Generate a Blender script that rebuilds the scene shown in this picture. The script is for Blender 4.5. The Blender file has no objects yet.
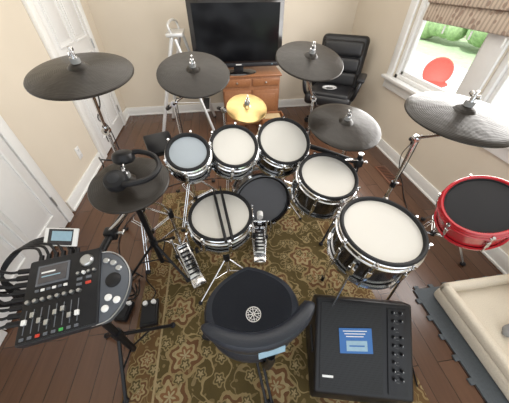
import bpy, bmesh, math, random
from mathutils import Vector as V, Matrix as M, Euler
random.seed(3)
R=math.radians
# ------------------------------------------------------------------ materials
def new_mat(name):
    m=bpy.data.materials.new(name); m.use_nodes=True
    nt=m.node_tree; b=nt.nodes["Principled BSDF"]; return m,nt,b
def N(nt,t,**kw):
    n=nt.nodes.new(t)
    for k,v in kw.items(): setattr(n,k,v)
    return n
def mth(nt,op,a,b=None,clamp=False):
    n=N(nt,"ShaderNodeMath",operation=op,use_clamp=clamp)
    for i,x in enumerate((a,b)):
        if x is None: continue
        if isinstance(x,(int,float)): n.inputs[i].default_value=x
        else: nt.links.new(x,n.inputs[i])
    return n.outputs[0]
def mixc(nt,f,a,b):
    n=N(nt,"ShaderNodeMix",data_type='RGBA')
    if isinstance(f,(int,float)): n.inputs[0].default_value=f
    else: nt.links.new(f,n.inputs[0])
    for i,x in ((6,a),(7,b)):
        if isinstance(x,tuple): n.inputs[i].default_value=(*x,1)
        else: nt.links.new(x,n.inputs[i])
    return n.outputs[2]
def mat(name,c,rough=.5,metal=0,var=.12,scale=30,bump=0,coat=0,spec=None):
    m,nt,b=new_mat(name)
    tc=N(nt,"ShaderNodeTexCoord"); no=N(nt,"ShaderNodeTexNoise")
    no.inputs["Scale"].default_value=scale; no.inputs["Detail"].default_value=3
    nt.links.new(tc.outputs["Object"],no.inputs["Vector"])
    lo=tuple(x*(1-var) for x in c); hi=tuple(min(1,x*(1+var)) for x in c)
    nt.links.new(mixc(nt,no.outputs["Fac"],lo,hi),b.inputs["Base Color"])
    b.inputs["Roughness"].default_value=rough; b.inputs["Metallic"].default_value=metal
    if coat: b.inputs["Coat Weight"].default_value=coat; b.inputs["Coat Roughness"].default_value=.1
    if spec is not None: b.inputs["Specular IOR Level"].default_value=spec
    if bump:
        bp=N(nt,"ShaderNodeBump"); bp.inputs["Strength"].default_value=bump; bp.inputs["Distance"].default_value=.002
        nt.links.new(no.outputs["Fac"],bp.inputs["Height"]); nt.links.new(bp.outputs[0],b.inputs["Normal"])
    return m
wall_m=mat("wall_paint",(.68,.61,.51),.8,var=.03,scale=4)
trim_m=mat("white_trim",(.82,.82,.81),.4,var=.02)
door_m=mat("door_white",(.76,.76,.76),.45,var=.02)
ceil_m=mat("ceiling_white",(.8,.8,.78),.9,var=.02)
chrome=mat("chrome",(.72,.73,.75),.16,1,var=.05)
steel=mat("brushed_steel",(.5,.51,.52),.35,1,var=.1)
black=mat("black_plastic",(.008,.008,.010),.38,spec=.3)
rubber=mat("black_rubber",(.013,.013,.015),.65,spec=.3)
shell_m=mat("black_shell",(.010,.009,.010),.12,coat=.6)
white_head=mat("mesh_head_white",(.66,.64,.60),.75,var=.04,scale=600,bump=.2)
blue_head=mat("mesh_head_bluegrey",(.39,.44,.49),.7,var=.05,scale=600,bump=.2)
dark_head=mat("mesh_head_dark",(.12,.125,.14),.6,var=.1,scale=500,bump=.2)
blk_head=mat("mesh_head_black",(.018,.018,.021),.55,var=.2,scale=500,bump=.2,spec=.3)
red_m=mat("red_lacquer",(.48,.010,.020),.22,coat=.6,var=.1)
leather=mat("black_leather",(.012,.012,.014),.38,var=.3,scale=120,bump=.4,spec=.4)
fabric=mat("charcoal_fabric",(.014,.016,.022),.95,var=.35,scale=400,bump=.5,spec=.2)
vinyl=mat("blueblack_vinyl",(.014,.018,.028),.42,var=.2,scale=200,bump=.3,spec=.4)
felt=mat("felt_grey",(.25,.25,.25),.9)
paper_blue=mat("paper_blue",(.02,.12,.36),.5,var=.05)
paper_cy=mat("label_lightblue",(.26,.40,.50),.5,var=.15,scale=60)
white_p=mat("white_plastic",(.75,.75,.75),.4,var=.02)
grey_p=mat("grey_plastic",(.10,.11,.13),.4)
greyd=mat("dark_grey_plastic",(.018,.019,.023),.4,spec=.35)
podm=mat("pod_slate_plastic",(.075,.085,.105),.38)
btn_r=mat("button_red",(.5,.04,.02),.4); btn_g=mat("button_green",(.05,.35,.08),.4)
plush=mat("cream_plush",(.68,.61,.50),.95,var=.15,scale=180,bump=1)
sisal=mat("sisal_rope",(.5,.38,.22),.9,var=.3,scale=80,bump=.8)
foam=mat("grey_foam_mat",(.08,.09,.10),.9,var=.2,scale=90,bump=.4)
alu=mat("aluminium_ladder",(.70,.71,.72),.35,.6)
orange=mat("brown_plastic",(.16,.06,.03),.5)
chair_red=mat("patio_chair_red",(.55,.07,.05),.6)
screen_m=mat("tv_screen",(.003,.003,.004),.14,var=0,spec=.2)
glass_blk=mat("phone_glass",(.02,.022,.03),.1,var=0)
lcd=mat("lcd_screen",(.07,.065,.07),.25,var=.3,scale=60)
concrete=mat("patio_concrete",(.80,.80,.79),.9,var=.08,scale=3)
leaf=mat("hedge_leaves",(.26,.38,.18),.8,var=.6,scale=9,bump=.5)
fence_m=mat("fence_wood",(.62,.57,.50),.8,var=.3,scale=8)
grass=mat("lawn_grass",(.40,.52,.32),.9,var=.3,scale=6)
def wood(name,c1,c2,c3,plank=True,axis='Y',rough=.28):
    m,nt,b=new_mat(name); tc=N(nt,"ShaderNodeTexCoord"); mp=N(nt,"ShaderNodeMapping")
    nt.links.new(tc.outputs["Object"],mp.inputs[0])
    if axis=='Y': mp.inputs["Rotation"].default_value=(0,0,R(90))
    br=N(nt,"ShaderNodeTexBrick"); br.inputs["Scale"].default_value=1; br.inputs["Mortar Size"].default_value=.0018
    br.inputs["Brick Width"].default_value=1.1; br.inputs["Row Height"].default_value=.115; br.offset=.37
    br.inputs["Color1"].default_value=(0,0,0,1); br.inputs["Color2"].default_value=(1,1,1,1); br.inputs["Mortar"].default_value=(.5,.5,.5,1)
    nt.links.new(mp.outputs[0],br.inputs["Vector"])
    mp2=N(nt,"ShaderNodeMapping"); mp2.inputs["Scale"].default_value=(1.2,14,14)
    nt.links.new(mp.outputs[0],mp2.inputs[0])
    no=N(nt,"ShaderNodeTexNoise"); no.inputs["Scale"].default_value=3; no.inputs["Detail"].default_value=6; no.inputs["Distortion"].default_value=.6
    nt.links.new(mp2.outputs[0],no.inputs["Vector"])
    col=mixc(nt,no.outputs["Fac"],c1,c2)
    col2=mixc(nt,mth(nt,'MULTIPLY',br.outputs["Color"],.45),col,c3)
    col3=mixc(nt,br.outputs["Fac"],col2,tuple(x*.3 for x in c1)) if plank else col
    nt.links.new(col3,b.inputs["Base Color"]); b.inputs["Roughness"].default_value=rough
    return m
floor_m=wood("hardwood_floor",(.045,.020,.012),(.11,.053,.031),(.15,.078,.047),rough=.25)
cab_m=wood("cabinet_wood",(.20,.075,.03),(.36,.16,.07),(.3,.12,.05),plank=False,rough=.35)
def rug_mat(border):
    m,nt,b=new_mat("rug_border" if border else "rug_field"); tc=N(nt,"ShaderNodeTexCoord")
    def noise(s,d=4,dist=0.,vec=None):
        n=N(nt,"ShaderNodeTexNoise"); n.inputs["Scale"].default_value=s; n.inputs["Detail"].default_value=d; n.inputs["Distortion"].default_value=dist
        nt.links.new(vec or tc.outputs["Object"],n.inputs["Vector"]); return n
    def warp(s,amt):
        n=noise(s,2); a=N(nt,"ShaderNodeVectorMath",operation='SUBTRACT'); nt.links.new(n.outputs["Color"],a.inputs[0]); a.inputs[1].default_value=(.5,.5,.5)
        sc=N(nt,"ShaderNodeVectorMath",operation='SCALE'); nt.links.new(a.outputs[0],sc.inputs[0]); sc.inputs["Scale"].default_value=amt
        ad=N(nt,"ShaderNodeVectorMath",operation='ADD'); nt.links.new(tc.outputs["Object"],ad.inputs[0]); nt.links.new(sc.outputs[0],ad.inputs[1]); return ad.outputs[0]
    def band(val,lo,hi):
        return mth(nt,'MULTIPLY',mth(nt,'GREATER_THAN',val,lo),mth(nt,'LESS_THAN',val,hi))
    base=mixc(nt,noise(5).outputs["Fac"],(.058,.044,.018),(.13,.095,.038)) if not border else mixc(nt,noise(8).outputs["Fac"],(.10,.055,.024),(.17,.10,.044))
    w=warp(7,.16)
    vn=noise(4.5 if not border else 7,1,0,w).outputs["Fac"]
    vine=band(vn,.49,.51); vine2=band(vn,.40,.412)
    c=mixc(nt,vine,base,(.29,.22,.11)); c=mixc(nt,vine2,c,(.22,.165,.085))
    def flower(c,scale,k,cols,seedoff,pet=6):
        mp=N(nt,"ShaderNodeMapping"); mp.inputs["Location"].default_value=(seedoff,seedoff*.7,0); nt.links.new(tc.outputs["Object"],mp.inputs[0])
        vo=N(nt,"ShaderNodeTexVoronoi"); vo.voronoi_dimensions='2D'; vo.inputs["Scale"].default_value=scale; vo.inputs["Randomness"].default_value=.55
        nt.links.new(mp.outputs[0],vo.inputs["Vector"])
        sb=N(nt,"ShaderNodeVectorMath",operation='SUBTRACT'); nt.links.new(mp.outputs[0],sb.inputs[0]); nt.links.new(vo.outputs["Position"],sb.inputs[1])
        sp=N(nt,"ShaderNodeSeparateXYZ"); nt.links.new(sb.outputs[0],sp.inputs[0])
        an=mth(nt,'ARCTAN2',sp.outputs[1],sp.outputs[0])
        s6=mth(nt,'SINE',mth(nt,'MULTIPLY',an,pet))
        d=mth(nt,'ADD',vo.outputs["Distance"],mth(nt,'MULTIPLY',s6,.045))
        d=mth(nt,'ADD',d,mth(nt,'MULTIPLY',mth(nt,'SUBTRACT',noise(26,2).outputs["Fac"],.5),.12))
        for th,col in zip(k,cols): c=mixc(nt,mth(nt,'LESS_THAN',d,th),c,col)
        return c
    c=flower(c,3.6 if not border else 7,(.36,.30,.22,.14,.06),((.27,.20,.10),(.13,.065,.032),(.33,.26,.14),(.20,.10,.048),(.35,.29,.17)),0,6)
    c=flower(c,8.5,(.26,.19,.10),((.25,.19,.095),(.09,.07,.032),(.31,.24,.13)),3.1,5)
    v2=N(nt,"ShaderNodeTexVoronoi"); v2.inputs["Scale"].default_value=24; nt.links.new(w,v2.inputs["Vector"])
    c=mixc(nt,mth(nt,'MULTIPLY',mth(nt,'LESS_THAN',v2.outputs["Distance"],.25),.55),c,(.26,.19,.095))
    f=noise(300,2).outputs["Fac"]
    c=mixc(nt,mth(nt,'MULTIPLY',f,.35),c,(.03,.022,.012))
    nt.links.new(c,b.inputs["Base Color"]); b.inputs["Roughness"].default_value=1; b.inputs["Specular IOR Level"].default_value=.1
    bp=N(nt,"ShaderNodeBump"); bp.inputs["Strength"].default_value=.5; bp.inputs["Distance"].default_value=.003
    nt.links.new(f,bp.inputs["Height"]); nt.links.new(bp.outputs[0],b.inputs["Normal"])
    return m
rug_f=rug_mat(False); rug_b=rug_mat(True)
rug_l=mat("rug_line",(.28,.21,.11),1,var=.3,scale=60)
def cym_mat(name,c,rough,metal,spec=.5):
    m,nt,b=new_mat(name); tc=N(nt,"ShaderNodeTexCoord")
    s=N(nt,"ShaderNodeSeparateXYZ"); nt.links.new(tc.outputs["Object"],s.inputs[0])
    r=mth(nt,'SQRT',mth(nt,'ADD',mth(nt,'MULTIPLY',s.outputs[0],s.outputs[0]),mth(nt,'MULTIPLY',s.outputs[1],s.outputs[1])))
    w=mth(nt,'SINE',mth(nt,'MULTIPLY',r,900))
    no=N(nt,"ShaderNodeTexNoise"); no.inputs["Scale"].default_value=26; nt.links.new(tc.outputs["Object"],no.inputs["Vector"])
    h=mth(nt,'ADD',mth(nt,'MULTIPLY',w,.18),mth(nt,'MULTIPLY',no.outputs["Fac"],2.2))
    bp=N(nt,"ShaderNodeBump"); bp.inputs["Strength"].default_value=.5; bp.inputs["Distance"].default_value=.0015
    nt.links.new(h,bp.inputs["Height"]); nt.links.new(bp.outputs[0],b.inputs["Normal"])
    nt.links.new(mixc(nt,no.outputs["Fac"],tuple(x*.8 for x in c),tuple(x*1.2 for x in c)),b.inputs["Base Color"])
    b.inputs["Roughness"].default_value=rough; b.inputs["Metallic"].default_value=metal; b.inputs["Specular IOR Level"].default_value=spec
    return m
cym_b=cym_mat("cymbal_black",(.022,.018,.015),.30,0,.32)
cym_g=cym_mat("cymbal_brass",(.70,.50,.22),.28,1)
def grille_mat():
    m,nt,b=new_mat("perforated_grille"); tc=N(nt,"ShaderNodeTexCoord"); vo=N(nt,"ShaderNodeTexVoronoi")
    vo.inputs["Scale"].default_value=160; vo.inputs["Randomness"].default_value=0
    nt.links.new(tc.outputs["Object"],vo.inputs["Vector"])
    nt.links.new(mixc(nt,mth(nt,'LESS_THAN',vo.outputs["Distance"],.33),(.014,.015,.017),(.003,.003,.003)),b.inputs["Base Color"])
    b.inputs["Roughness"].default_value=.5; b.inputs["Specular IOR Level"].default_value=.3; return m
grille=grille_mat()
def shade_mat():
    m,nt,b=new_mat("shade_fabric"); tc=N(nt,"ShaderNodeTexCoord")
    vo=N(nt,"ShaderNodeTexVoronoi"); vo.inputs["Scale"].default_value=22; nt.links.new(tc.outputs["Object"],vo.inputs["Vector"])
    w=N(nt,"ShaderNodeTexWave"); w.bands_direction='Y'; w.inputs["Scale"].default_value=9; w.inputs["Distortion"].default_value=1.5; nt.links.new(tc.outputs["Object"],w.inputs["Vector"])
    c=mixc(nt,mth(nt,'LESS_THAN',vo.outputs["Distance"],.35),(.55,.45,.36),(.34,.24,.19))
    c=mixc(nt,mth(nt,'MULTIPLY',mth(nt,'GREATER_THAN',w.outputs["Fac"],.6),.6),c,(.27,.22,.19))
    nt.links.new(c,b.inputs["Base Color"]); b.inputs["Roughness"].default_value=.9; return m
shade_m=shade_mat()
def glass_mat():
    m=bpy.data.materials.new("window_glass"); m.use_nodes=True; nt=m.node_tree; nt.nodes.clear()
    o=N(nt,"ShaderNodeOutputMaterial"); mx=N(nt,"ShaderNodeMixShader"); t=N(nt,"ShaderNodeBsdfTransparent"); g=N(nt,"ShaderNodeBsdfGlossy")
    g.inputs["Roughness"].default_value=.02; lw=N(nt,"ShaderNodeLayerWeight"); lw.inputs[0].default_value=.15
    nt.links.new(mth(nt,'MULTIPLY',lw.outputs["Facing"],.15),mx.inputs[0]); nt.links.new(t.outputs[0],mx.inputs[1]); nt.links.new(g.outputs[0],mx.inputs[2]); nt.links.new(mx.outputs[0],o.inputs[0]); return m
glass_m=glass_mat()
# ------------------------------------------------------------------ builder
def basis(n):
    n=V(n).normalized(); a=V((0,0,1)) if abs(n.z)<.9 else V((1,0,0))
    x=a.cross(n).normalized(); y=n.cross(x); return x,y,n
class B:
    def __init__(s,name): s.name=name; s.bm=bmesh.new(); s.mats=[]
    def mi(s,m):
        if m not in s.mats: s.mats.append(m)
        return s.mats.index(m)
    def face(s,vs,m,smooth=True):
        try: f=s.bm.faces.new(vs)
        except ValueError: return
        f.material_index=s.mi(m); f.smooth=smooth
    def cyl(s,p1,p2,r1,m,r2=None,seg=14,caps=True):
        p1=V(p1);p2=V(p2); r2=r1 if r2 is None else r2
        x,y,n=basis(p2-p1); A=[];C=[]
        for i in range(seg):
            a=2*math.pi*i/seg; d=x*math.cos(a)+y*math.sin(a)
            A.append(s.bm.verts.new(p1+d*r1)); C.append(s.bm.verts.new(p2+d*r2))
        for i in range(seg): j=(i+1)%seg; s.face([A[i],A[j],C[j],C[i]],m)
        if caps: s.face(A[::-1],m); s.face(C,m)
    def tube(s,pts,r,m,seg=8,sm=6):
        pts=[V(p) for p in pts]
        if sm and len(pts)>2:
            q=[]
            for i in range(len(pts)-1):
                a=pts[max(i-1,0)];b=pts[i];c=pts[i+1];d=pts[min(i+2,len(pts)-1)]
                for k in range(sm):
                    t=k/sm; q.append(.5*((2*b)+(c-a)*t+(2*a-5*b+4*c-d)*t*t+(3*b-a-3*c+d)*t**3))
            q.append(pts[-1]); pts=q
        rings=[]; x=None
        for i,p in enumerate(pts):
            t=(pts[min(i+1,len(pts)-1)]-pts[max(i-1,0)])
            if t.length<1e-7: t=V((0,0,1))
            t.normalize()
            if x is None: x,_,_=basis(t)
            x=(x-t*x.dot(t)); x.normalize(); y=t.cross(x)
            rings.append([s.bm.verts.new(p+(x*math.cos(2*math.pi*k/seg)+y*math.sin(2*math.pi*k/seg))*r) for k in range(seg)])
        for a,b in zip(rings,rings[1:]):
            for k in range(seg): s.face([a[k],a[(k+1)%seg],b[(k+1)%seg],b[k]],m)
        s.face(rings[0][::-1],m); s.face(rings[-1],m)
    def add(s,tb,mtx,m):
        mp={}
        for v in tb.verts: mp[v]=s.bm.verts.new(mtx@v.co)
        for f in tb.faces: s.face([mp[v] for v in f.verts],m)
        tb.free()
    def box(s,c,size,m,rot=None,bev=0,seg=2):
        tb=bmesh.new(); bmesh.ops.create_cube(tb,size=1)
        for v in tb.verts: v.co=V((v.co.x*size[0],v.co.y*size[1],v.co.z*size[2]))
        if bev: bmesh.ops.bevel(tb,geom=tb.edges[:],offset=bev,segments=seg,profile=.5,affect='EDGES')
        mt=M.Translation(V(c))
        if rot is not None: mt=mt@(rot if isinstance(rot,M) else Euler([R(a) for a in rot]).to_matrix().to_4x4())
        s.add(tb,mt,m)
    def lathe(s,prof,mtx,mats,seg=48):
        rings=[]
        for r,z in prof:
            if r<1e-6: rings.append([s.bm.verts.new(mtx@V((0,0,z)))]*1)
            else: rings.append([s.bm.verts.new(mtx@V((r*math.cos(2*math.pi*k/seg),r*math.sin(2*math.pi*k/seg),z))) for k in range(seg)])
        for i,(a,b) in enumerate(zip(rings,rings[1:])):
            m=mats[i] if isinstance(mats,list) else mats
            for k in range(seg):
                j=(k+1)%seg
                if len(a)==1 and len(b)==1: continue
                if len(a)==1: s.face([a[0],b[j],b[k]],m)
                elif len(b)==1: s.face([a[k],a[j],b[0]],m)
                else: s.face([a[k],a[j],b[j],b[k]],m)
    def sph(s,c,r,m,sc=(1,1,1),seg=16,rot=None):
        tb=bmesh.new(); bmesh.ops.create_uvsphere(tb,u_segments=seg,v_segments=seg//2+2,radius=r)
        mt=M.Translation(V(c))@(rot if rot is not None else M.Identity(4))@M.Diagonal((*sc,1))
        s.add(tb,mt,m)
    def prism(s,poly,h0,h1,mtx,m,bev=0):
        tb=bmesh.new(); vs=[tb.verts.new((x,y,h0)) for x,y in poly]; f=tb.faces.new(vs)
        e=bmesh.ops.extrude_face_region(tb,geom=[f]); 
        for v in e['geom']:
            if isinstance(v,bmesh.types.BMVert): v.co.z=h1
        bmesh.ops.recalc_face_normals(tb,faces=tb.faces[:])
        if bev: bmesh.ops.bevel(tb,geom=[e for e in tb.edges if abs(e.verts[0].co.z-e.verts[1].co.z)<1e-6],offset=bev,segments=2,profile=.5,affect='EDGES')
        s.add(tb,mtx,m)
    def done(s,mtx=None,ang=35,parent=None):
        if mtx is None:
            cs=[v.co for v in s.bm.verts]
            mn=V((min(c.x for c in cs),min(c.y for c in cs),min(c.z for c in cs))); mx=V((max(c.x for c in cs),max(c.y for c in cs),max(c.z for c in cs)))
            c=(mn+mx)/2; c.z=mn.z; bmesh.ops.translate(s.bm,verts=s.bm.verts[:],vec=-c); mtx=M.Translation(c)
        bmesh.ops.recalc_face_normals(s.bm,faces=s.bm.faces[:])
        me=bpy.data.meshes.new(s.name); s.bm.to_mesh(me); s.bm.free()
        for m in s.mats: me.materials.append(m)
        me.set_sharp_from_angle(angle=R(ang))
        o=bpy.data.objects.new(s.name,me); bpy.context.collection.objects.link(o)
        if parent:
            o.parent=parent; o.matrix_parent_inverse=parent.matrix_world.inverted()
        o.matrix_world=mtx
        return o
def empty(name,p):
    o=bpy.data.objects.new(name,None); bpy.context.collection.objects.link(o); o.empty_display_size=.05
    o.matrix_world=M.Translation(V(p)); bpy.context.view_layer.update(); return o
def frame(p,n,twist=0):
    x,y,n=basis(n); m=M((x,y,n)).transposed().to_4x4(); m.translation=V(p); return m@M.Rotation(R(twist),4,'Z')
def tiltn(deg,az=None):
    d=V((math.sin(R(az)),-math.cos(R(az)),0))
    return d*math.sin(R(deg))+V((0,0,1))*math.cos(R(deg))
# ------------------------------------------------------------------ room
XL,XR,YB,YF,HC=-1.42,1.91,3.84,-1.2,2.5
b=B("floor"); b.box(((XL+XR)/2,(YB+YF)/2,-.05),(XR-XL+.3,YB-YF+.3,.1),floor_m); b.done()
b=B("ceiling"); b.box(((XL+XR)/2,(YB+YF)/2,HC+.05),(XR-XL+.3,YB-YF+.3,.1),ceil_m); b.done()
b=B("wall_back"); b.box(((XL+XR)/2,YB+.06,HC/2),(XR-XL+.24,.12,HC),wall_m); b.done()
b=B("wall_left"); b.box((XL-.06,(YB+YF)/2,HC/2),(.12,YB-YF,HC),wall_m); b.done()
W=[(.72,1.60),(1.76,2.64)]; SZ,TZ=.74,2.05
b=B("wall_right")
def wr(y0,y1,z0,z1): b.box((XR+.06,(y0+y1)/2,(z0+z1)/2),(.12,y1-y0,z1-z0),wall_m)
wr(YF,YB,0,SZ); wr(YF,YB,TZ,HC); wr(YF,W[0][0],SZ,TZ); wr(W[0][1],W[1][0],SZ,TZ); wr(W[1][1],YB,SZ,TZ); b.done()
for i,(y0,y1) in enumerate(W):
    b=B("window_%d"%(i+1)); f=.045; x=XR+.06
    for (yy,zz,sy,sz) in [((y0+y1)/2,SZ+f/2,y1-y0,f),((y0+y1)/2,TZ-f/2,y1-y0,f),(y0+f/2,(SZ+TZ)/2,f,TZ-SZ),(y1-f/2,(SZ+TZ)/2,f,TZ-SZ)]:
        b.box((x,yy,zz),(.08,sy,sz),trim_m,bev=.004)
    g=.035
    for (yy,zz,sy,sz) in [((y0+y1)/2,SZ+f+g/2,y1-y0-2*f,g),(y0+f+g/2,(SZ+TZ)/2,g,TZ-SZ-2*f),(y1-f-g/2,(SZ+TZ)/2,g,TZ-SZ-2*f),((y0+y1)/2,1.42,y1-y0-2*f,g)]:
        b.box((x+.01,yy,zz),(.04,sy,sz),trim_m,bev=.003)
    b.box((x+.01,(y0+y1)/2,(SZ+TZ)/2),(.004,y1-y0-2*f,TZ-SZ-2*f),glass_m)
    b.done()
b=B("trim_1")
cw=.09
b.box((XR-.012,(W[0][0]+W[1][1])/2,SZ-.06),(.024,W[1][1]-W[0][0]+2*cw,.10),trim_m,bev=.004)
b.box((XR-.03,(W[0][0]+W[1][1])/2,SZ),(.08,W[1][1]-W[0][0]+2*cw+.04,.03),trim_m,bev=.006)
b.box((XR-.012,(W[0][0]+W[1][1])/2,TZ+.05),(.024,W[1][1]-W[0][0]+2*cw,.10),trim_m,bev=.004)
for y in (W[0][0]-cw/2,(W[0][1]+W[1][0])/2,W[1][1]+cw/2):
    b.box((XR-.012,y,(SZ+TZ)/2),(.024,cw if y!=(W[0][1]+W[1][0])/2 else .16,TZ-SZ),trim_m,bev=.004)
b.done()
b=B("roman_shade")
y0,y1=.66,2.42
for i in range(5):
    z=1.29+i*.12; b.box((XR-.055-.012*(i%2),(y0+y1)/2,z+.05),(.03,y1-y0,.13),shade_m,bev=.012,rot=(0,6,0))
b.box((XR-.05,(y0+y1)/2,1.97),(.03,y1-y0,.26),shade_m,bev=.006)
for y in [y0+.1+k*.27 for k in range(7)]:
    b.cyl((XR-.085,y,1.22),(XR-.085,y,1.27),.006,trim_m)
b.done()
def baseboard(name,p0,p1,nrm):
    b=B(name); p0=V(p0);p1=V(p1); c=(p0+p1)/2; L=(p1-p0).length; a=math.degrees(math.atan2(p1.y-p0.y,p1.x-p0.x))
    b.box(c+V(nrm)*.008+V((0,0,.06)),(L,.016,.12),trim_m,rot=(0,0,a),bev=.003); b.box(c+V(nrm)*.014+V((0,0,.01)),(L,.028,.02),trim_m,rot=(0,0,a),bev=.006); b.done()
baseboard("baseboard_back",(XL,YB,0),(XR,YB,0),(0,-1,0))
baseboard("baseboard_right",(XR,YF,0),(XR,YB,0),(-1,0,0))
baseboard("baseboard_left",(XL,1.74,0),(XL,2.58,0),(1,0,0))
def door(name,y0,y1,knob_y):
    b=B(name); h=2.03; x=XL+.02
    b.box((x-.005,(y0+y1)/2,h/2+.01),(.03,y1-y0-.01,h-.01),door_m,bev=.003)
    w=(y1-y0)
    for (z0,z1) in [(.18,.95),(1.08,1.85)]:
        for (a,c) in [(.10,.46),(.54,.90)]:
            ya,yb=y0+w*a,y0+w*c
            for (yy,zz,sy,sz) in [((ya+yb)/2,z0,yb-ya,.018),((ya+yb)/2,z1,yb-ya,.018),(ya,(z0+z1)/2,.018,z1-z0),(yb,(z0+z1)/2,.018,z1-z0)]:
                b.box((x+.012,yy,zz),(.014,sy,sz),door_m,bev=.005)
            b.box((x+.008,(ya+yb)/2,(z0+z1)/2),(.014,yb-ya-.08,z1-z0-.08),door_m,bev=.006)
    b.cyl((x+.01,knob_y,.95),(x+.02,knob_y,.95),.028,steel); b.cyl((x+.02,knob_y,.95),(x+.05,knob_y,.95),.01,steel); b.sph((x+.065,knob_y,.95),.027,steel)
    for z in (.25,1.0,1.8):
        yy=y0+.0 if knob_y>(y0+y1)/2 else y1; b.cyl((x+.016,yy,z-.045),(x+.016,yy,z+.045),.007,steel)
    b.done()
door("door_1",2.68,3.48,2.76); door("door_2",.72,1.60,.80)
b=B("trim_2")
for (y0,y1) in [(2.68,3.48),(.72,1.60)]:
    for y in (y0-.05,y1+.05): b.box((XL+.018,y,1.03),(.036,.09,2.06),trim_m,bev=.006)
    b.box((XL+.018,(y0+y1)/2,2.09),(.036,y1-y0+.2,.09),trim_m,bev=.006)
b.done()
baseboard("baseboard_left",(XL,3.58,0),(XL,3.84,0),(1,0,0))
def outlet(name,p,nx):
    b=B(name); b.box(p,(.008,.07,.115),white_p,bev=.003)
    for dz in (-.025,.025):
        b.box((p[0]+nx*.005,p[1],p[2]+dz),(.004,.034,.028),white_p,bev=.004)
        for dy in (-.007,.007): b.box((p[0]+nx*.008,p[1]+dy,p[2]+dz),(.001,.002,.009),black)
    return b
outlet("wall_outlet",(XL+.004,2.26,.30),1).done()
b=outlet("wall_outlet",(XR-.004,1.94,.30),-1)
b.box((XR-.02,1.94,.325),(.03,.03,.03),black,bev=.004)
b.tube([(XR-.03,1.94,.32),(XR-.09,1.93,.2),(XR-.1,1.85,.05),(XR-.14,1.7,.01),(XR-.25,1.5,.008),(XR-.35,1.25,.008)],.004,black); b.done()
b=B("floor_vent"); c=(1.70,1.85); b.box((c[0],c[1],.004),(.12,.34,.008),orange,bev=.002)
for k in range(12): b.box((c[0],c[1]-.143+.286*k/11,.009),(.084,.009,.004),black)
b.done()
# outdoors
b=B("lawn"); b.box((XR+7.2,3,-.45),(14,30,.1),grass); b.done()
b=B("patio_slab"); b.box((XR+2.6,4.0,-.36),(4.8,11,.07),concrete); b.done()
b=B("garden_fence")
for k in range(60):
    b.box((XR+9,-4+k*.3,.46),(.03,.28,1.7),fence_m,bev=.01)
for z in (.0,.9): b.box((XR+8.97,5,z),(.05,18,.09),fence_m)
b.done()
b=B("garden_hedge")
for k in range(75):
    b.sph((XR+7.4+random.uniform(-.5,.5),-1+k*.2,random.uniform(.1,.6)),random.uniform(.3,.49),leaf,seg=10)
b.done()
b=B("patio_chair"); px,py=4.45,4.80; cr=M.Rotation(R(-40),4,'Z')
def cp(x,y,z): return V((px,py,z))+cr.to_3x3()@V((x,y,0))
b.lathe([(0,.02),(.20,.02),(.25,.035),(.27,.02),(.24,-.005),(0,-.02)],M.Translation(cp(0,0,-.08)),chair_red,seg=28)
b.lathe([(0,.0),(.20,.01),(.25,.035),(.27,.03),(.24,-.005),(0,-.02)],M.Translation(cp(0,.22,.10))@cr@M.Rotation(R(68),4,'X'),chair_red,seg=28)
for (dx,dy) in ((-.17,-.17),(.17,-.17),(.17,.2),(-.17,.2)): b.cyl(cp(dx*1.2,dy*1.2,-.325),cp(dx,dy,-.08),.013,steel)
b.done()
# ------------------------------------------------------------------ rug
b=B("area_rug"); x0,x1,y0,y1=-.63,.89,-.50,1.87
b.box(((x0+x1)/2,(y0+y1)/2,.005),(x1-x0,y1-y0,.010),rug_b,bev=.002)
b.box(((x0+x1)/2,(y0+y1)/2,.0105),(x1-x0-.30,y1-y0-.30,.0008),rug_l)
b.box(((x0+x1)/2,(y0+y1)/2,.0112),(x1-x0-.325,y1-y0-.325,.0008),rug_f)
b.done()
RZ=.0125
def onrug(x,y): return -.65<x<.91 and y<1.89
# ------------------------------------------------------------------ cymbals
def cymbal(name,c,r,n,m=None,parent=None):
    m=m or cym_b; b=B(name); I=M.Identity(4); h=.016*r/.18; t=.004
    br=r*.2
    prof=[(0,h+.016),(br*.5,h+.014),(br*.8,h+.008),(br,h),(r*.5,h*.62),(r*.85,h*.15),(r*.985,-.003),(r,-.006),(r,-.006-t),(r*.5,h*.62-t*1.6),(br,h-t*1.6),(0,h+.01)]
    b.lathe(prof,I,m,seg=64)
    z=h+.015
    b.cyl((0,0,z),(0,0,z+.014),.016,felt); b.cyl((0,0,z+.014),(0,0,z+.018),.013,chrome)
    b.cyl((0,0,z+.01),(0,0,z+.05),.0045,chrome); b.cyl((0,0,z+.018),(0,0,z+.034),.009,chrome)
    b.box((.014,0,z+.034),(.02,.005,.014),chrome,rot=(0,-25,0),bev=.002); b.box((-.014,0,z+.034),(.02,.005,.014),chrome,rot=(0,25,0),bev=.002)
    b.cyl((0,0,-.03),(0,0,h),.009,rubber); b.cyl((0,0,-.045),(0,0,-.02),.013,felt)
    b.box((0,r*.55,-.012),(.05,.07,.016),rubber,bev=.004)
    b.done(frame(c,n),parent=parent); return V(c)-V(n).normalized()*.05
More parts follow.
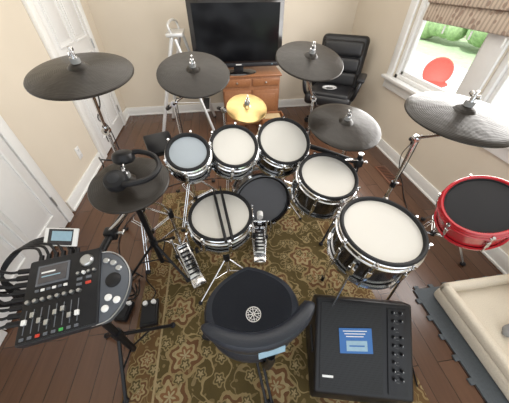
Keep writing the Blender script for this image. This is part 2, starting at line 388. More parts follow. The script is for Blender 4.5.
def stand(b,base,hub,tip,tipn=None,legr=.30,az=0,m=None):
    m=m or chrome; bx,by=base
    b.cyl((bx,by,.10),(bx,by,hub*.62),.0125,m); b.cyl((bx,by,hub*.60),(bx,by,hub),.0095,m)
    b.cyl((bx,by,hub*.60-.02),(bx,by,hub*.60+.02),.018,black); b.box((bx+.025,by,hub*.60),(.03,.008,.018),chrome,bev=.003)
    for k in range(3):
        a=R(az+120*k); d=V((math.cos(a),math.sin(a),0)); q=V((-d.y,d.x,0))*.008
        hubp=V((bx,by,.36)); foot=V((bx,by,0))+d*legr; foot.z=(RZ if onrug(foot.x,foot.y) else 0)+.0155
        for s_ in (-1,1):
            b.cyl(hubp+d*.02+q*s_,foot+q*s_,.0045,m,seg=8)
            b.cyl(V((bx,by,.12))+d*.015+q*s_,hubp.lerp(foot,.55)+q*s_,.004,m,seg=8)
        b.sph(foot,.0148,rubber,(1.3,1.3,.99))
    b.cyl((bx,by,.34),(bx,by,.385),.02,black); b.cyl((bx,by,.10),(bx,by,.135),.019,black)
    bj=V((bx,by,hub)); tip=V(tip)
    b.cyl(bj+V((0,-.016,0)),bj+V((0,.016,0)),.02,chrome); b.sph(bj,.018,black)
    d=(tip-bj).normalized(); b.cyl(bj-d*.12,tip,.0075,m); b.cyl(bj-d*.16,bj-d*.10,.014,black)
    b.cyl(bj+d*.02,bj+d*.06,.012,chrome)
    if tipn is not None:
        b.cyl(tip,tip+V(tipn).normalized()*.035,.006,chrome); b.sph(tip,.013,chrome)
        x=basis(V(tipn))[0]; b.cyl(tip-x*.02,tip+x*.02,.006,chrome)
        w=basis(d)[0]*.014; b.tube([tip+V((0,0,.02))+w*1.5,tip.lerp(bj,.25)+w,tip.lerp(bj,.6)-w,bj+w*1.4,V((bx,by,hub*.7))+w,V((bx,by,.4))-w*1.2],.0028,black,seg=6)
    return b
cyms=[("crash_cymbal",(-.484,1.022,1.304),.177,10,(-.62,1.30),.95,30,None),
("crash_cymbal",(-.116,1.327,1.210),.178,20,(-.30,1.64),.95,10,None),
("crash_cymbal",(.472,1.331,1.249),.175,18,(.66,1.68),.92,50,None),
("crash_cymbal",(.84,.72,1.198),.186,6,(1.12,1.14),.86,20,None),
("ride_cymbal",(.642,1.13,.982),.194,13,(.90,1.50),.70,70,None),
("splash_cymbal",(.149,1.374,1.005),.118,20,(.02,1.86),.80,20,cym_g)]
for nm,p,r,t,base,hub,az,mm in cyms:
    n=tiltn(t,az=8); e=empty(nm,(base[0],base[1],0)); tip=cymbal("cymbal",p,r,n,mm,parent=e)
    stand(B("stand"),base,hub,tip-V(n)*.03,n,az=az,legr=.22 if mm else .30).done(parent=e)
hp=V((-.370,.775,.985)); n=tiltn(8,az=8)
hh=empty("hi_hat",(-.377,.775,0))
cymbal("cymbal",hp,.146,n,parent=hh)
# ------------------------------------------------------------------ drums
def drum(name,c,r,n,depth,head,shellm=None,lugs=6,hoop=None,legs=None,twist=0,tophoop=None):
    shellm=shellm or shell_m; hoop=hoop or chrome; th=tophoop or rubber; b=B(name); I=M.Identity(4)
    b.lathe([(0,-.004),(r*.5,-.004),(r-.012,-.0035)],I,head,seg=64)
    b.lathe([(r-.013,-.006),(r-.012,.004),(r-.007,.010),(r,.011),(r+.004,.007),(r+.005,-.002)],I,th,seg=64)
    if tophoop: b.lathe([(r-.018,-.003),(r-.016,.003),(r-.010,.004)],I,rubber,seg=64)
    b.lathe([(r+.0045,.0),(r+.008,-.004),(r+.008,-.024),(r+.013,-.027),(r+.013,-.031),(r+.002,-.031)],I,hoop,seg=64)
    b.lathe([(r-.002,-.03),(r-.002,-depth+.03)],I,shellm,seg=64)
    b.lathe([(r+.002,-depth+.03),(r+.012,-depth+.03),(r+.012,-depth+.026),(r+.008,-depth+.022),(r+.008,-depth),(r-.004,-depth),(r-.006,-depth+.008)],I,hoop,seg=64)
    b.lathe([(r-.006,-depth+.006),(0,-depth+.006)],I,blk_head,seg=64)
    for k in range(lugs):
        a=R(twist+360/lugs*k); d=V((math.cos(a),math.sin(a),0)); rot=M.Rotation(a,4,'Z')
        b.cyl(d*(r+.013)+V((0,0,.0)),d*(r+.013)+V((0,0,-depth)),.0032,chrome,seg=8)
        b.cyl(d*(r+.013)+V((0,0,-.004)),d*(r+.013)+V((0,0,.006)),.006,chrome,seg=8)
        b.box(d*(r+.007)+V((0,0,-depth/2)),(.022,.018,min(.075,depth*.42)),chrome,rot=rot,bev=.005)
        b.box(d*(r+.010)+V((0,0,-.016)),(.014,.02,.012),chrome,rot=rot,bev=.003)
    fm=frame(c,n); inv=fm.inverted()
    if legs:
        for (ax,z0) in legs:
            d=V((math.cos(R(ax)),math.sin(R(ax)),0)); top=V(c)+d*(r+.022)+V((0,0,-.05)); 
            foot=V((c[0],c[1],0))+d*(r+.05)
            zf=RZ if onrug(foot.x,foot.y) else 0
            foot.z=zf+.012; knee=V(c)+d*(r+.022); knee.z=max(.2,c[2]-depth-.1)
            b.cyl(inv@top,inv@knee,.006,chrome); b.cyl(inv@knee,inv@foot,.006,chrome); 
            b.cyl(inv@(foot+V((0,0,.03))),inv@(foot-V((0,0,.011))),.011,rubber)
            b.box(inv@(V(c)+d*(r+.012)+V((0,0,-depth*.55))),(.03,.03,.05),chrome,rot=inv.to_3x3().to_4x4()@M.Rotation(R(ax),4,'Z'),bev=.004)
    b.done(fm)
T=[("tom_drum",(-.17,1.004,.959),.098,28,blue_head,6,.13),("tom_drum",(.048,1.088,.925),.120,30,white_head,6,.15),("tom_drum",(.334,1.185,.880),.146,30,white_head,6,.17)]
for nm,p,r,t,hd,l,dp in T:
    drum(nm,p,r,tiltn(t,az=8),dp,hd,lugs=l,twist=15)
drum("floor_tom",(.516,.935,.805),.150,tiltn(14,az=8),.20,white_head,lugs=8,twist=10)
drum("floor_tom",(.603,.560,.806),.166,tiltn(6,az=8),.20,white_head,lugs=8,legs=[(95,0),(215,0),(335,0)],twist=12)
drum("snare_drum",(-.054,.884,.650),.161,tiltn(6,az=8),.12,white_head,lugs=8,twist=12)
RD=V((1.20,.675,.75)); RN=V((-.50,-.20,.84)).normalized()
drum("red_drum",RD,.156,RN,.22,blk_head,shellm=red_m,hoop=red_m,lugs=6,twist=20,tophoop=red_m)
b=B("drum_stand"); q=RD-RN*.235
stand(b,(1.52,.98),.42,q+V((.0,.0,-.03)),None,az=60,legr=.26); b.cyl(q-V((0,0,.03)),q+RN*.013,.008,chrome); b.done()
b=B("bass_drum"); c=V((.25,1.33,.292)); r=.213; fm=frame(c,V((0.04,-1,.30)))
b.lathe([(0,-.004),(r-.02,-.004)],fm,dark_head,seg=64)
b.lathe([(r-.022,-.008),(r-.02,.012),(r-.004,.016),(r+.008,.012),(r+.01,-.02),(r,-.03)],fm,shell_m,seg=64)
b.lathe([(r-.004,-.03),(r-.004,-.17)],fm,shell_m,seg=64)
b.lathe([(r-.0,-.16),(r+.01,-.17),(r+.008,-.195),(r-.02,-.20),(r-.024,-.18),(0,-.18)],fm,[shell_m]*4+[dark_head],seg=64)
for k in range(8):
    a=R(22.5+45*k); d=V((math.cos(a),math.sin(a),0))
    b.cyl(fm@(d*(r+.016)+V((0,0,.01))),fm@(d*(r+.016)+V((0,0,-.18))),.0035,chrome,seg=8)
    b.box(fm@(d*(r+.004)+V((0,0,-.10))),(.024,.02,.07),chrome,rot=fm.to_3x3().to_4x4()@M.Rotation(a,4,'Z'),bev=.005)
    b.box(fm@(d*(r+.012)+V((0,0,.008))),(.026,.026,.014),chrome,rot=fm.to_3x3().to_4x4()@M.Rotation(a,4,'Z'),bev=.003)
for s_ in (-1,1):
    b.cyl(c+V((s_*.205,.10,-.06)),(c.x+s_*.34,c.y+.02,.027),.008,chrome); b.sph((c.x+s_*.34,c.y+.02,.027),.0125,rubber)
b.done()
b=B("drum_rack")
def clamp(p):
    b.box(p,(.05,.045,.055),black,bev=.008); b.cyl(V(p)+V((.02,0,0)),V(p)+V((.05,0,0)),.006,chrome); b.box(V(p)+V((.055,0,0)),(.008,.03,.014),chrome,bev=.003)
def post(x,y,h,az=0,r=.016,legr=.24):
    b.cyl((x,y,.06),(x,y,h),r,black,seg=16); b.cyl((x,y,h),(x,y,h+.01),r*1.08,chrome)
    for k in range(3):
        a=R(az+120*k); f=V((x+math.cos(a)*legr,y+math.sin(a)*legr,0)); f.z=(RZ if onrug(f.x,f.y) else 0)+.013
        b.cyl((x,y,.28),f,.009,black,seg=10); b.sph(f,.0125,rubber,(1.3,1.3,.9))
        b.cyl((x,y,.09),V((x,y,.28)).lerp(f,.55),.005,black,seg=8)
    b.cyl((x,y,.26),(x,y,.31),.024,black)
post(-.52,1.05,.80,az=200); post(.86,1.22,.72,az=-20)
b.tube([(-.52,1.05,.72),(-.22,1.30,.735),(.12,1.50,.74),(.50,1.42,.72),(.86,1.22,.66)],.0165,black,seg=14)
for p in [(-.52,1.05,.72),(-.22,1.30,.735),(.12,1.50,.74),(.50,1.42,.71),(.86,1.22,.66)]: clamp(p)
for (a,c) in [((-.22,1.30,.74),(-.135,1.115,.86)),((.12,1.50,.75),(.06,1.235,.84)),((.40,1.45,.73),(.33,1.345,.80)),((.86,1.22,.68),(.60,1.10,.71))]:
    a=V(a);c=V(c); k=V((c.x,c.y,a.z+.06)); b.tube([a,a+(k-a)*.6+V((0,0,.02)),c],.007,chrome); b.sph(c,.015,black); b.box(c,(.035,.035,.045),black,bev=.006)
b.tube([(-.52,1.05,.66),(-.56,.80,.68),(-.60,.55,.66)],.0165,black,seg=14,sm=4)
clamp((-.56,.80,.68)); clamp((-.52,1.05,.66))
b.tube([(-.56,.80,.70),(-.46,.78,.80),(-.377,.775,.90)],.008,chrome)
post(-.60,.50,.66,az=30,legr=.22)
b.box((-.32,1.13,.94),(.13,.12,.04),black,rot=(25,0,20),bev=.01); b.tube([(-.32,1.13,.92),(-.32,1.2,.82),(-.30,1.23,.73)],.007,chrome)
b.done()
b=B("snare_stand"); sx,sy=-.054,.884
b.cyl((sx,sy,.08),(sx,sy,.42),.012,chrome)
for k in range(3):
    a=R(100+120*k); d=V((math.cos(a),math.sin(a),0))
    f=V((sx,sy,.027))+d*.25; b.cyl((sx,sy,.26),f,.006,chrome); b.sph(f,.014,rubber); b.cyl((sx,sy,.10),V((sx,sy,.26)).lerp(f,.5),.005,chrome)
    t=V((sx,sy,.525))+d*.180; b.cyl((sx,sy,.42),t-V((0,0,.02)),.006,chrome); b.cyl(t-V((0,0,.02)),t+V((0,0,.012)),.009,rubber)
b.cyl((sx,sy,.24),(sx,sy,.29),.022,black); b.sph((sx,sy,.42),.022,chrome)
b.done()
for (a,c) in [((-.085,1.045,.690),(-.035,.70,.655)),((-.045,1.05,.690),(-.005,.71,.655))]:
    b=B("drumstick"); a=V(a);c=V(c); d=(a-c).normalized()
    b.cyl(c,c+d*.28,.0075,black,seg=12); b.cyl(c+d*.28,c+d*.35,.0075,black,r2=.0035,seg=12); b.sph(c+d*.353,.0055,black); b.sph(c,.0075,black); b.done()
def pedal(name,heel,toe,kick=False,z0=RZ,hat=False):
    b=B(name); h=V((*heel,z0)); t=V((*toe,z0)); d=(t-h).normalized(); L=(t-h).length; q=V((-d.y,d.x,0)); rot=M.Rotation(math.atan2(d.y,d.x),4,'Z')
    b.box((h+t)/2+V((0,0,.005)),(L,.075,.008),steel if not hat else chrome,rot=rot,bev=.002)
    b.box(h+d*.03+V((0,0,.02)),(.07,.09,.022),chrome,rot=rot,bev=.006)
    ftilt=math.atan2(.10,L*.8)
    cc=h+d*(.06+L*.40)+V((0,0,.075)); rr=rot@M.Rotation(-ftilt,4,'Y')
    b.box(cc,(L*.78,.085,.008),chrome,rot=rr,bev=.004)
    for k in range(7): b.box(cc+(rr.to_3x3()@V((-L*.3+k*L*.1,0,.006))),(.012,.066,.004),black,rot=rr,bev=.001)
    b.box(cc+(rr.to_3x3()@V((L*.36,0,.012))),(.012,.07,.02),chrome,rot=rr,bev=.003)
    for s_ in (-1,1):
        p=t+q*.055*s_-d*.01; b.cyl(p+V((0,0,.002)),p+V((0,0,.20)),.009,chrome); b.box(p+V((0,0,.011)),(.04,.03,.018),black,rot=rot,bev=.004)
        b.cyl(p+V((0,0,.006)),h+d*.05+q*.04*s_+V((0,0,.008)),.004,chrome)
    if kick:
        b.cyl(t-q*.07+V((0,0,.19))-d*.01,t+q*.07+V((0,0,.19))-d*.01,.008,chrome); b.cyl(t+V((0,0,.19))-q*.015-d*.01,t+V((0,0,.19))+q*.015-d*.01,.028,chrome)
        b.box(t+V((0,0,.14))-d*.03,(.006,.012,.08),black,rot=rot)
        bt=t+V((0,0,.30))-d*.055; b.cyl(t+V((0,0,.19))-d*.01,bt,.004,chrome); b.cyl(bt-d*.02,bt+d*.025,.022,white_p,seg=16)
        for s_ in (-1,1): b.tube([t+q*.085*s_+V((0,0,.19)),t+q*.09*s_+V((0,0,.12)),t+q*.085*s_+V((0,0,.05))],.006,chrome)
    if hat:
        b.cyl(t+V((0,0,.02)),t+V((0,0,.42)),.012,chrome); b.cyl(t+V((0,0,.40)),t+V((0,0,.46)),.017,black)
        b.tube([t+V((0,0,.44)),t+V((-.0,-.10,.60)),V((-.377,.775,.90)),hp-n*.03],.008,chrome)
        for a in (50,-50):
            dd=(M.Rotation(R(a),4,'Z').to_3x3()@d); f=t+dd*.26+V((0,0,.014)); b.cyl(t+V((0,0,.28)),f,.007,chrome); b.sph(f,.013,rubber); b.cyl(t+V((0,0,.08)),(t+V((0,0,.28))).lerp(f,.55),.005,chrome)
    return b
pedal("kick_pedal",(.175,.96),(.21,1.22),kick=True).done()
pedal("pedal",(-.25,.84),(-.385,1.14),hat=True).done(parent=hh)
b=B("headphones"); fm=frame(hp+V((0.0,.0,.034)),tiltn(8,az=8))
for s_ in (-1,1):
    m2=fm@M.Translation((s_*.062,-.01,.03))@M.Rotation(R(18*s_),4,'Y')
    b.lathe([(0,.022),(.02,.024),(.034,.018),(.04,.004),(.04,-.008),(.034,-.016),(.02,-.010),(0,-.008)],m2,[greyd,black,black,black,leather,leather,leather],seg=28)
b.tube([fm@V(p) for p in [(-.075,0,.03),(-.085,.04,.035),(-.06,.10,.03),(0,.125,.028),(.06,.10,.03),(.085,.04,.035),(.075,0,.03)]],.010,black,seg=10)
b.tube([fm@V(p) for p in [(-.06,-.04,.02),(-.08,-.1,.01),(-.14,-.14,-.03),(-.20,-.18,-.13),(-.19,-.22,-.22)]],.003,black)
b.done()
# ------------------------------------------------------------------ drum module
MM=M.Translation((-.572,.462,.780))@M.Rotation(R(9),4,'Z')@M.Rotation(R(14),4,'X')@M.Diagonal((.92,.94,.92,1))
MR=M.Rotation(R(9),4,'Z')@M.Rotation(R(14),4,'X')
b=B("drum_module")
b.box(MM@V((0,0,0)),(.226,.268,.041),greyd,rot=MR,bev=.010)
poly=[(.10,.12),(.15,.115),(.19,.085),(.215,.04),(.222,0),(.215,-.05),(.19,-.10),(.15,-.135),(.10,-.14)]
b.prism(poly,-.024,.014,MM,podm,bev=.006)
b.tube([MM@V((x*1.005,y,.013)) for x,y in poly],.0022,steel,seg=6,sm=4)
def top(x,y,sx,sy,m,h=.003,z=.0225,bev=.001): b.box(MM@V((x,y,z+h/2)),(sx*.92,sy*.94,h),m,rot=MR,bev=bev)
def knob(x,y,r,h,m,z=.0225):
    b.lathe([(0,h),(r*.8,h),(r,h*.7),(r*1.08,0)],MM@M.Translation((x,y,z)),m,seg=20)
top(0,0,.232,.27,black,.001)
top(-.035,.075,.105,.075,grey_p,.004); top(-.035,.075,.09,.060,lcd,.006)
top(-.05,.083,.045,.006,white_p,.0066,bev=0); top(-.04,.068,.06,.004,paper_cy,.0066,bev=0)
for k in range(6): top(-.08+k*.018,.022,.012,.009,white_p if k%2 else grey_p,.004)
for k in range(8):
    x=-.10+k*.0225; top(x,-.075,.003,.075,grey_p,.002); top(x,-.075+.018*math.sin(k*1.7),.012,.016,white_p if k in(0,7) else steel,.010)
    knob(x,-.012,.007,.012,steel)
    top(x,-.125,.012,.009,btn_r if k==2 else (btn_g if k==5 else grey_p),.004)
b.lathe([(0,.014),(.018,.014),(.022,.010),(.024,0)],MM@M.Translation((.075,.095,.0225)),steel,seg=28)
for k in range(4): knob(.05+k*.018,.05,.006,.012,white_p if k==1 else steel)
for k in range(4): top(.055+(k%2)*.03,.03-(k//2)*.02,.018,.010,btn_r if k==3 else grey_p,.004)
b.lathe([(0,.010),(.020,.010),(.026,.006),(.028,0)],MM@M.Translation((.165,-.0,.012)),black,seg=28)
for (x,y) in [(.14,.08),(.165,.065),(.185,.04),(.15,-.06),(.178,-.075),(.14,-.095)]: knob(x,y,.0115,.008,white_p if y<0 else steel,z=.013)
b.cyl(MM@V((-.01,.0,-.02)),MM@V((-.01,.06,-.085)),.02,black); b.box(MM@V((0,0,-.03)),(.10,.12,.012),black,rot=MR)
for k in range(8):
    p=MM@V((-.115,.115-k*.026,0)); e=MM@V((-.165,.12-k*.026,.004)); b.cyl(p,e,.009,black)
    q=MM@V((-.23-random.uniform(0,.04),.14-k*.02,random.uniform(-.02,.04)))
    b.tube([e,MM@V((-.19,.12-k*.026,.012)),q,q+V((-.06,.04+k*.004,-.12)),q+V((-.0+.01*k,.16,-.30)),q+V((.10+.02*k,.25,-.5)),V((-.82+.02*k,.75+.03*k,.006))],.0045,black)
for k in range(6):
    b.cyl(MM@V((-.10+.025*k,.12,0)),MM@V((-.10+.025*k,.168,0)),.0075,black)
    b.tube([MM@V((-.10+.025*k,.16,0)),MM@V((-.12+.02*k,.20+.004*k,.012)),MM@V((-.21+.01*k,.215+.006*k,-.01)),MM@V((-.27,.15,-.06)),MM@V((-.25-.01*k,.1,-.2))],.0045,black)
b.done()
b=B("smartphone"); PR=M.Rotation(R(-10),4,'Z')@M.Rotation(R(38),4,'X'); pm=M.Translation((-.628,.652,.850))@PR
b.box(pm@V((0,0,0)),(.125,.066,.008),white_p,rot=PR,bev=.003); b.box(pm@V((0,0,.0045)),(.092,.058,.001),glass_blk,rot=PR); b.box(pm@V((.005,.004,.0052)),(.075,.035,.0006),paper_cy,rot=PR)
b.box(pm@V((0,0,-.012)),(.04,.07,.016),black,rot=PR,bev=.003); b.cyl(pm@V((0,0,-.015)),(-.60,.60,.685),.008,black)
b.done()
def stomp(x,y,a,lx,ly,z0):
    b=B("foot_switch"); fs=M.Translation((x,y,z0))@M.Rotation(R(a),4,'Z'); FR=fs.to_3x3().to_4x4()
    b.box(fs@V((0,0,.02)),(lx,ly,.035),black,rot=FR,bev=.006); b.box(fs@V((0,-ly*.12,.045)),(lx*.8,ly*.62,.012),rubber,rot=FR@M.Rotation(R(8),4,'X'),bev=.004)
    for xx in (-.25*lx,.25*lx): b.cyl(fs@V((xx,ly*.34,.037)),fs@V((xx,ly*.34,.056)),.014,white_p)
    b.tube([fs@V((0,ly*.48,.02)),fs@V((.02,ly*.9,.01)),fs@V((-.05,ly*1.6,.008)),fs@V((-.03,ly*2.2,.008))],.004,black); b.done()
stomp(-.555,.70,5,.10,.16,RZ); stomp(-.72,.74,-12,.08,.12,.001)
# ------------------------------------------------------------------ throne
b=B("drum_throne"); sx,sy,sz=.050,.430,.575
def blob(cx,cy,z0,z1,fn,m,mt,seg=56):
    prof=[(0.0,z1+.006),(.55,z1+.006),(.82,z1),(.95,z1-.014),(1,z1-.04),(.985,z0+.02),(.93,z0),(0,z0)]
    rings=[]
    for k,(f,z) in enumerate(prof):
        if f==0: rings.append([b.bm.verts.new((cx,cy,z))]); continue
        rings.append([b.bm.verts.new((cx+f*fn(2*math.pi*i/seg)*math.cos(2*math.pi*i/seg),cy+f*fn(2*math.pi*i/seg)*math.sin(2*math.pi*i/seg),z)) for i in range(seg)])
    for k,(A,C) in enumerate(zip(rings,rings[1:])):
        mm=m if k<2 else mt
        for i in range(seg):
            j=(i+1)%seg
            if len(A)==1: b.face([A[0],C[i],C[j]],mm)
            elif len(C)==1: b.face([A[i],A[j],C[0]],mm)
            else: b.face([A[i],C[i],C[j],A[j]],mm)
blob(sx,sy,sz-.10,sz,lambda a:.195*(1-.22*max(0,math.sin(a))**2*abs(math.cos(a)))*(1+.02*math.cos(2*a)),fabric,vinyl)
lm=M.Translation((sx,sy-.045,sz+.0065))
def ring(r0,r1,m,z=0): b.lathe([(r0,z),(r0,z+.001),(r1,z+.001),(r1,z)],lm,m,seg=40)
ring(.027,.030,white_p); ring(.019,.0205,white_p)
for k in range(8):
    a=R(45*k); b.box(lm@V((math.cos(a)*.013,math.sin(a)*.013,.001)),(.021,.003,.001),white_p,rot=(0,0,45*k))
for k in range(16):
    a=R(22.5*k); b.box(lm@V((math.cos(a)*.0238,math.sin(a)*.0238,.001)),(.003,.003,.001),white_p,rot=(0,0,22.5*k))
rot=5; segs=30; rad=.225; a0,a1=R(270-56+rot),R(270+54+rot)
prev=None; cx,cy=sx+.002,sy+.04; bz=.705
for i in range(segs+1):
    t=i/segs; a=a0+(a1-a0)*t; e=math.sqrt(max(0,1-abs(2*t-1)**3.5)); hh_=.056*e+.008; th=.026*e+.004
    d=V((math.cos(a),math.sin(a),0)); cc=V((cx,cy,bz))+d*rad
    loop=[]
    for k in range(16):
        p=2*math.pi*k/16; cu=math.cos(p); su=math.sin(p)
        cu=math.copysign(abs(cu)**.6,cu); su=math.copysign(abs(su)**.6,su)
        loop.append(b.bm.verts.new(cc+d*(cu*th+su*.012)+V((0,0,su*hh_)) ))
    if prev:
        for k in range(16): b.face([prev[k],prev[(k+1)%16],loop[(k+1)%16],loop[k]],vinyl)
    else: b.face(loop[::-1],vinyl)
    prev=loop
b.face(prev,vinyl)
a=R(270+rot+2); d=V((math.cos(a),math.sin(a),0)); pb=V((cx,cy,bz))+d*(rad+.031)
lr=M.Rotation(a+R(90),4,'Z')@M.Rotation(R(-12),4,'X')
b.box(pb+V((0,0,.012))+d*.003,(.085,.005,.034),paper_cy,rot=lr)
b.tube([pb+V((0,0,-.04)),pb+V((0,0,-.12)),V((sx,sy,0))+d*.18+V((0,0,.46)),V((sx,sy,.455))],.014,black,seg=10)
b.box((sx,sy,.462),(.16,.16,.025),black,bev=.004); b.cyl((sx,sy,.14),(sx,sy,.46),.016,chrome); b.cyl((sx,sy,.17),(sx,sy,.30),.024,black); b.cyl((sx,sy,.43),(sx,sy,.46),.03,black)
for k in range(3):
    a=R(-80+120*k); d=V((math.cos(a),math.sin(a),0)); q=V((-d.y,d.x,0))*.013
    f=V((sx,sy,.034))+d*.27
    for s_ in (-1,1):
        b.cyl(V((sx,sy,.29))+q*s_,f+q*s_,.007,black); b.cyl(V((sx,sy,.16))+q*s_,V((sx,sy,.29)).lerp(f,.5)+q*s_,.006,black)
    b.box(f+V((0,0,-.002)),(.05,.045,.036),rubber,rot=(0,0,math.degrees(a)),bev=.008)
b.done()
# ------------------------------------------------------------------ drum amp (wedge)
b=B("drum_amplifier"); am=M.Translation((.562,.305,RZ))@M.Rotation(R(-13),4,'Z')
w,dp=.45,.38; hb,hf=.40,.14
tb=bmesh.new()
vs=[tb.verts.new(p) for p in [(-w/2,-dp/2,.012),(w/2,-dp/2,.012),(w/2,dp/2,.012),(-w/2,dp/2,.012),(-w/2,-dp/2,hf),(w/2,-dp/2,hf),(w/2,dp/2-.05,hb),(-w/2,dp/2-.05,hb),(-w/2,dp/2,hb-.07),(w/2,dp/2,hb-.07)]]
for f in [(0,3,2,1),(0,1,5,4),(4,5,6,7),(7,6,9,8),(8,9,2,3),(1,2,9,6,5),(0,4,7,8,3)]: tb.faces.new([vs[i] for i in f])
bmesh.ops.recalc_face_normals(tb,faces=tb.faces[:]); bmesh.ops.bevel(tb,geom=tb.edges[:],offset=.014,segments=3,profile=.5,affect='EDGES')
b.add(tb,am,black)
p0=V((0,-dp/2,hf)); p1=V((0,dp/2-.05,hb)); sl=math.atan2(p1.z-p0.z,p1.y-p0.y); SLn=(p1-p0).length
fm=am@M.Translation((p0+p1)/2)@M.Rotation(sl,4,'X'); r3=fm.to_3x3().to_4x4()
def fb(x,y,sx_,sy_,m,h=.004,z=0,bev=.001): b.box(fm@V((x,y,z+h/2)),(sx_,sy_,h),m,rot=r3,bev=bev)
fb(-.060,0,.285,SLn-.04,grille,.006)
fb(.150,0,.085,SLn-.05,black,.005)
for row in range(9):
    y=SLn*.40-row*.036
    for cx_ in (.132,.168):
        if row in(2,6) and cx_>.14: continue
        b.lathe([(0,.014),(.006,.014),(.007,.010),(.008,0)],fm@M.Translation((cx_,y,.005)),greyd,seg=16); fb(cx_,y+.003,.0015,.006,white_p,.0005,.0195)
    fb(.150,y,.008,.0015,felt,.0006,.005)
    fb(.150,y-.013,.014,.0012,felt,.0006,.005)
fb(-.165,-.135,.05,.010,white_p,.001,.006)
pr=r3@M.Rotation(R(4),4,'Z')
b.box(fm@V((-.04,.03,.009)),(.150,.11,.002),paper_blue,rot=pr)
b.box(fm@V((-.035,.008,.0105)),(.095,.045,.001),paper_cy,rot=pr)
b.box(fm@V((-.035,.008,.0112)),(.07,.006,.0006),paper_blue,rot=pr)
for k in range(3): b.box(fm@V((-.045,.072-k*.012,.0105)),(.11-.015*k,.0035,.0008),white_p,rot=pr)
for s_ in (-1,1):
    b.box(am@V((s_*.227,.02,.2)),(.012,.12,.03),rubber,rot=am.to_3x3().to_4x4(),bev=.004)
    for yy in (-.14,.14): b.cyl(am@V((s_*.17,yy,0)),am@V((s_*.17,yy,.02)),.016,rubber)
b.tube([am@V((.1,dp/2,.1)),am@V((.12,dp/2+.08,.02)),am@V((.25,dp/2+.15,.006)),am@V((.34,dp/2-.05,.006)),am@V((.33,-.1,.006))],.004,black)
b.done()
# ------------------------------------------------------------------ foam mat & cat tree
b=B("foam_mat"); x0,x1,y0,y1=1.17,1.87,-.55,.62
b.box(((x0+x1)/2,(y0+y1)/2,.006),(x1-x0,y1-y0,.012),foam,bev=.002)
for k in range(0,22,2): b.box((x0-.011,y0+.02+(y1-y0-.04)*k/21,.006),(.026,.030,.012),foam,bev=.002)
for k in range(0,13,2): b.box((x0+.03+(x1-x0-.06)*k/12,y1+.011,.006),(.030,.026,.012),foam,bev=.002)
b.done()
b=B("cat_tree"); z=.013
b.box((1.55,.27,z+.05),(.58,.62,.10),plush,bev=.03,seg=4)
for (x,y,sx_,sy_) in [(1.285,.27,.05,.62),(1.55,.555,.58,.05),(1.55,-.015,.58,.05)]: b.box((x,y,z+.12),(sx_,sy_,.07),plush,bev=.022,seg=3)
for yy in (.42,.05):
    b.cyl((1.72,yy,.11),(1.72,yy,.62),.045,sisal,seg=20)
    for k in range(24): b.lathe([(.045,0),(.049,.008),(.045,.016)],M.Translation((1.72,yy,.13+k*.02)),sisal,seg=20)
b.box((1.72,.22,.64),(.30,.56,.05),plush,bev=.02,seg=3)
b.tube([(1.60,.30,.62),(1.60,.30,.45),(1.60,.30,.32)],.003,black); b.sph((1.60,.30,.29),.03,plush)
b.sph((1.47,.28,.135),.035,felt,(1.6,.9,.7)); b.sph((1.42,.27,.135),.018,felt); b.tube([(1.52,.28,.13),(1.57,.31,.125),(1.60,.28,.13)],.004,orange)
b.done()
# ------------------------------------------------------------------ back of room
b=B("wooden_cabinet"); cx,cy,cw_,cd,ch=.42,3.48,.74,.44,.66
b.box((cx,cy,ch-.015),(cw_+.04,cd+.03,.03),cab_m,bev=.008); b.box((cx,cy,ch/2),(cw_,cd,ch-.06),cab_m,bev=.004); b.box((cx,cy,.03),(cw_+.02,cd+.01,.06),cab_m,bev=.004)
for s_ in (-1,1):
    b.box((cx+s_*cw_/4,cy-cd/2-.008,ch*.5-.05),(cw_/2-.03,.018,ch-.26),cab_m,bev=.006); b.box((cx+s_*cw_/4,cy-cd/2-.016,ch*.5-.05),(cw_/2-.13,.012,ch-.36),cab_m,bev=.006)
    b.sph((cx+s_*.04,cy-cd/2-.028,ch*.5),.014,steel); b.box((cx+s_*cw_/4,cy-cd/2-.008,ch-.09),(cw_/2-.03,.018,.09),cab_m,bev=.006); b.sph((cx+s_*cw_/4,cy-cd/2-.025,ch-.09),.012,steel)
b.done()
b=B("television"); tx,ty,tz=.27,3.36,1.06
b.box((tx,ty,tz),(1.07,.06,.66),shell_m,bev=.012); b.box((tx,ty+.045,tz),(.80,.06,.44),black,bev=.02)
b.box((tx,ty-.031,tz+.018),(.97,.004,.555),screen_m)
b.box((tx,ty-.033,tz-.30),(1.02,.006,.035),greyd,bev=.002); b.box((tx,ty-.037,tz-.298),(.07,.002,.010),white_p); b.cyl((tx+.42,ty-.036,tz-.30),(tx+.42,ty-.038,tz-.30),.006,paper_cy)
b.box((tx,ty+.01,.71),(.12,.05,.08),black,bev=.01)
b.lathe([(0,.03),(.10,.028),(.19,.012),(.2,0),(0,0)],M.Translation((tx,ty+.02,.661))@M.Diagonal((1.15,.7,1,1)),shell_m,seg=40)
b.done()
b=B("wooden_crate"); 
for z in (.04,.12,.20): 
    for s_ in (-1,1): b.box((.66,3.02+s_*.11,z),(.30,.015,.065),cab_m,bev=.003); b.box((.66+s_*.142,3.02,z),(.015,.22,.065),cab_m,bev=.003)
b.box((.66,3.02,.012),(.28,.22,.02),cab_m); b.box((.66,3.02,.14),(.22,.17,.16),sisal,bev=.01)
b.done()
b=B("step_ladder")
tA,tB=V((-.46,3.26,1.08)),V((-.40,3.56,1.08)); fA,fB=V((-.80,3.16,.018)),V((-.72,3.62,.018)); gA,gB=V((-.12,3.10,.018)),V((-.10,3.58,.018))
for (t,f) in ((tA,fA),(tB,fB)): b.cyl(f,t,.022,alu); b.sph(f+V((0,0,.004)),.021,rubber)
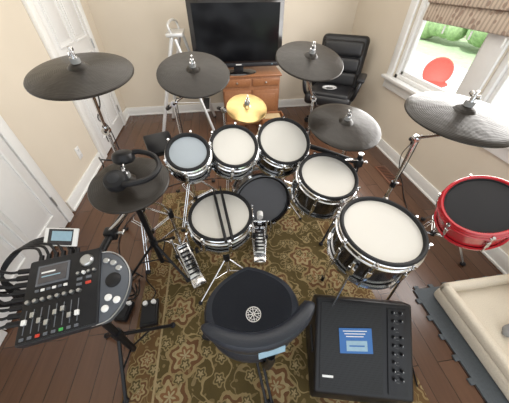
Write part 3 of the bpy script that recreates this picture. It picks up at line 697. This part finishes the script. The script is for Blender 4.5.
for (t,g) in ((tA,gA),(tB,gB)): b.cyl(g,t+V((.03,0,-.03)),.019,alu); b.sph(g+V((0,0,.003)),.020,rubber)
for k in range(1,4):
    f=k/4; a=gA.lerp(tA,f); c=gB.lerp(tB,f); b.box((a+c)/2,(.10,(c-a).length,.03),alu,bev=.006,rot=(0,0,-3)); b.box((a+c)/2+V((0,0,.016)),(.085,(c-a).length-.04,.006),rubber)
for f in (.25,.6): b.cyl(fA.lerp(tA,f),fB.lerp(tB,f),.010,alu)
b.cyl(fA.lerp(tA,.35),gA.lerp(tA,.35),.006,alu)
b.box((tA+tB)/2+V((0,0,.01)),(.18,.36,.04),alu,bev=.01); b.tube([tA+V((0,0,.02)),tA+V((-.02,0,.10)),(tA+tB)/2+V((-.02,0,.13)),tB+V((-.02,0,.10)),tB+V((0,0,.02))],.013,alu)
b.done()
b=B("office_chair"); om=M.Translation((1.41,3.02,0))@M.Rotation(R(-33),4,'Z'); r3=om.to_3x3().to_4x4()
b.box(om@V((0,0,.45)),(.56,.54,.13),leather,rot=r3,bev=.05,seg=4)
b.box(om@V((0,-.05,.51)),(.48,.40,.07),leather,rot=r3,bev=.03,seg=3)
br=r3@M.Rotation(R(-12),4,'X')
b.box(om@V((0,.28,.755)),(.56,.13,.60),leather,rot=br,bev=.06,seg=4)
for z in (.60,.755,.92): b.box(om@V((0,.215+(z-.755)*.21,z)),(.48,.09,.165),leather,rot=br,bev=.04,seg=3)
for s_ in (-1,1):
    b.tube([om@V((s_*.26,.18,.45)),om@V((s_*.32,.16,.60)),om@V((s_*.32,.02,.68)),om@V((s_*.32,-.18,.66)),om@V((s_*.29,-.20,.52)),om@V((s_*.25,-.12,.44))],.022,black,seg=10)
    b.box(om@V((s_*.32,-.04,.695)),(.085,.29,.045),leather,rot=r3,bev=.018)
b.cyl(om@V((0,0,.10)),om@V((0,0,.40)),.028,steel); b.cyl(om@V((0,0,.10)),om@V((0,0,.24)),.04,black)
for k in range(5):
    a=R(18+72*k); f=om@V((math.cos(a)*.29,math.sin(a)*.29,.085)); b.cyl(om@V((0,0,.13)),f,.026,black,r2=.016); 
    b.cyl(f-V((0,0,.05))+V((0,-.02,0)),f-V((0,0,.05))+V((0,.02,0)),.034,rubber,seg=16); b.cyl(f,f-V((0,0,.04)),.01,steel)
b.done()
b=B("cable_bundle"); 
c=om@V((-.02,-.08,.553))
for k in range(5): 
    pts=[c+V((math.cos(a*.7+k)*(.05+.01*k),math.sin(a*.7+k)*(.04+.008*k),.002*k)) for a in range(10)]
    b.tube(pts,.004,white_p if k%2 else felt,seg=6,sm=3)
b.done()
b=B("audio_cable")
b.tube([(-.66,.98,.006),(-.85,1.15,.006),(-.9,1.5,.006),(-.6,1.98,.006),(.1,2.05,.006),(.9,2.0,.006)],.004,black)
b.done()
# ------------------------------------------------------------------ lighting
w=bpy.data.worlds.new("World"); bpy.context.scene.world=w; w.use_nodes=True; nt=w.node_tree
bg=nt.nodes["Background"]; bg.inputs["Color"].default_value=(.92,.96,1,1); bg.inputs["Strength"].default_value=2.1
def area(name,loc,rot,sx,sy,e,col):
    l=bpy.data.lights.new(name,'AREA'); l.shape='RECTANGLE'; l.size=sx; l.size_y=sy; l.energy=e; l.color=col
    o=bpy.data.objects.new(name,l); bpy.context.collection.objects.link(o); o.location=loc; o.rotation_euler=[R(a) for a in rot]
area("ceiling_fill",(.25,2.0,2.46),(0,0,0),2.4,2.4,34,(1,.94,.85))  # added out-of-frame fill standing in for ceiling bounce, no real fixture
area("window_daylight",(XR-.12,1.68,1.35),(0,90,0),1.2,1.9,54,(1,.98,.95))
s=bpy.data.lights.new("sun",'SUN'); s.energy=4.2; s.angle=.02; s.color=(1,.97,.92); so=bpy.data.objects.new("sun",s); bpy.context.collection.objects.link(so); so.rotation_euler=(R(25),R(-30),0)
cam=bpy.data.cameras.new("camera"); co=bpy.data.objects.new("camera",cam); bpy.context.collection.objects.link(co)
co.location=(0,0,1.55); co.rotation_euler=(R(47),0,R(-8)); cam.sensor_width=36; cam.lens=36*240/509; cam.clip_start=.02
bpy.context.scene.camera=co
bpy.context.scene.view_settings.view_transform='Standard'
